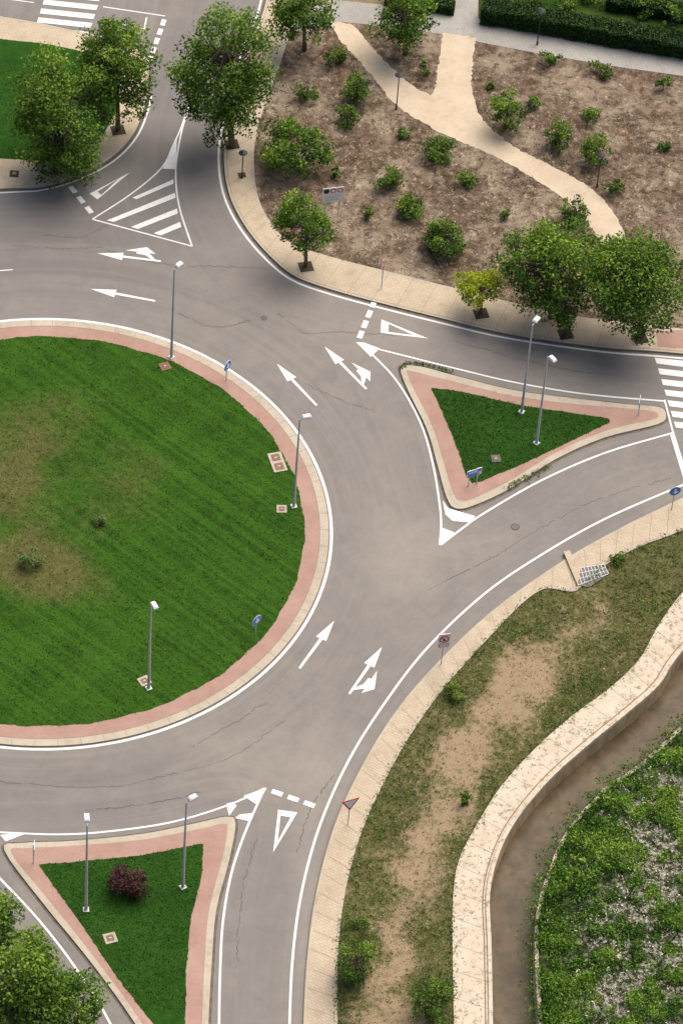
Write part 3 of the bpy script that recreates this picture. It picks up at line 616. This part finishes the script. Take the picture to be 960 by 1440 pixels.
mb.plate(c,CI(.36,20,.2),a,M_RED,.012,.022); mb.plate(c,CI(.26,20,.2),a,M_WHITE,.012,.032); mb.plate(c,[(-.26,.36),(-.2,.42),(.26,.02),(.2,-.02)],a,M_RED,.012,.042); mb.plate(c,[(-.1,.02),(.1,.02),(.05,.34),(-.05,.34)],a,M_BLACK,.012,.038); mb.plate(c,[(-.34,-.6),(.34,-.6),(.34,-.3),(-.34,-.3)],a,M_RED,.012,.022); mb.plate(c,[(-.28,-.55),(.28,-.55),(.28,-.35),(-.28,-.35)],a,M_WHITE,.012,.032); mb.obj('traffic_sign')
def yieldsign(bx,by,ang,h,sz=.62):
    x,y=P(bx,by,.12); mb=MB(); a=math.radians(ang); post(mb,x,y,h); c=(x+math.cos(a)*.06,y+math.sin(a)*.06,h-.4)
    T=lambda k:[(-k,k*.58),(0,-k*1.15),(k,k*.58)]
    mb.plate(c,T(sz),a,M_RED,.03); mb.plate(c,T(sz*.7),a,M_WHITE,.012,.022); mb.plate(c,T(sz*.7),a,M_WHITE,.012,-.022); mb.obj('give_way_sign')
yieldsign(489,1160,-65,3.0,.68); yieldsign(536,406,-160,3.2,.5)
x,y=P(466,300,.11); mb=MB(); a=math.radians(-75); u=(-math.sin(a),math.cos(a))
for s in(-.55,.55): post(mb,x+u[0]*s,y+u[1]*s,2.9)
c=(x+math.cos(a)*.06,y+math.sin(a)*.06,2.25); mb.plate(c,[(-.85,-.8),(.85,-.8),(.85,.75),(-.85,.75)],a,M_WHITE,.03)
for cu in(-.55,0,.55): mb.plate(c,CI(.24,16,.42,cu),a,M_BLACK if cu==-.55 else M_RED,.012,.022); mb.plate(c,CI(.15,16,.42,cu),a,M_WHITE if cu>-.5 else M_BLACK,.012,.032)
for k in range(3): mb.plate(c,[(-.6,-.15-.2*k),(.6-.2*(k%2),-.15-.2*k),(.6-.2*(k%2),-.1-.2*k),(-.6,-.1-.2*k)],a,M_STEEL,.012,.022)
mb.obj('information_board')
def cover(px,py,w=.8,z=.145,n=1,ang=.1,frame=M_KERB):
    x,y=P(px,py,z); mb=MB(); mb.box((x,y,z+.01),(w+.25,w*n+.25+.1*(n-1),.07),frame,ang)
    for i in range(n):
        o=(i-(n-1)/2)*(w+.12); cx=x-math.sin(ang)*o; cy=y+math.cos(ang)*o; mb.box((cx,cy,z+.055),(w*.8,w*.8,.03),M_RUST,ang); mb.box((cx,cy,z+.075),(w*.3,.06,.015),M_STEEL,ang)
    mb.obj('manhole_cover')
cover(390,650,.8,.145,2,.35); cover(396,716,.5,.145); cover(232,515,.55,.145,1,.5,M_RUST); cover(203,958,.55,.145,1,.6); cover(155,1320,.6,.145,1,.4); cover(697,645,.45,.145,1,.2,M_IRON)
cover(20,244,.45,.125,1,.0,M_DARK); cover(876,185,.5,.105,1,.2,M_RUST)
def rcover(px,py,r,z=.003):
    x,y=P(px,py,z); mb=MB(); mb.cyl((x,y,z-.05),(x,y,z+.008),r*1.22,r*1.22,M_CRACK,20); mb.cyl((x,y,z),(x,y,z+.014),r,r,M_IRON,20); mb.obj('manhole_cover')
rcover(724,741,.27); rcover(371,447,.2)
def pit(px,py,w=1.1,z=.125):
    x,y=P(px,py,z); mb=MB(); mb.box((x,y,z),(w+.2,w+.2,.03),M_KERB,.3); mb.box((x,y,z+.012),(w,w,.02),M_DARK,.3); mb.obj('tree_pit')
pit(430,375); pit(676,441); pit(340,246,.6); pit(166,183); pit(326,203); pit(795,470); pit(900,476)
di=MB(); g=W([(806,800),(848,794),(857,806),(828,826),(812,823)],.15); di.flat(g,.150,M_IRON)
for i in range(10):
    s=i/9; di.ribbon([P(807+s*42,799-s*5,.16),P(813+s*42,824-s*18,.16)],.05,.165,M_STEEL)
for s in(0,.33,.66,1): di.ribbon([P(806+s*6,800+s*23,.16),P(848+s*8,794+s*13,.16)],.05,.172,M_STEEL)
w=W([(792,777),(800,775),(816,800),(812,824),(804,806)],.2); di.flat(w,.30,M_PAVE)
for i in range(5):
    p,q=w[i],w[(i+1)%5]; di.add([(p[0],p[1],.30),(q[0],q[1],.30),(q[0],q[1],.1),(p[0],p[1],.1)],[[0,1,2,3]],M_KERB)
di.obj('drain_inlet')
sheet('tactile_paving',W([(922,466),(965,463),(1000,466),(1000,492),(925,487)],.13),.134,M_BRICK)
# ---------------- light ----------------
EL,AZ=61,38
w=bpy.data.worlds.new('World'); scene.world=w; w.use_nodes=True; nt=w.node_tree; bg=nt.nodes['Background']; sk=nt.nodes.new('ShaderNodeTexSky')
sk.sky_type='NISHITA'; sk.sun_disc=False; sk.sun_elevation=math.radians(EL); sk.sun_rotation=math.radians(AZ); sk.dust_density=5; sk.air_density=1.0
nt.links.new(sk.outputs[0],bg.inputs[0]); bg.inputs[1].default_value=.15
sl=bpy.data.lights.new('sun','SUN'); so=bpy.data.objects.new('sun',sl); scene.collection.objects.link(so); sl.energy=4.8; sl.angle=math.radians(56); sl.color=(1,.94,.85)
d=Vector((math.sin(math.radians(AZ))*math.cos(math.radians(EL)),math.cos(math.radians(AZ))*math.cos(math.radians(EL)),math.sin(math.radians(EL))))
so.rotation_euler=d.to_track_quat('Z','Y').to_euler()
scene.view_settings.view_transform='Standard'; scene.view_settings.look='None'; scene.view_settings.exposure=0
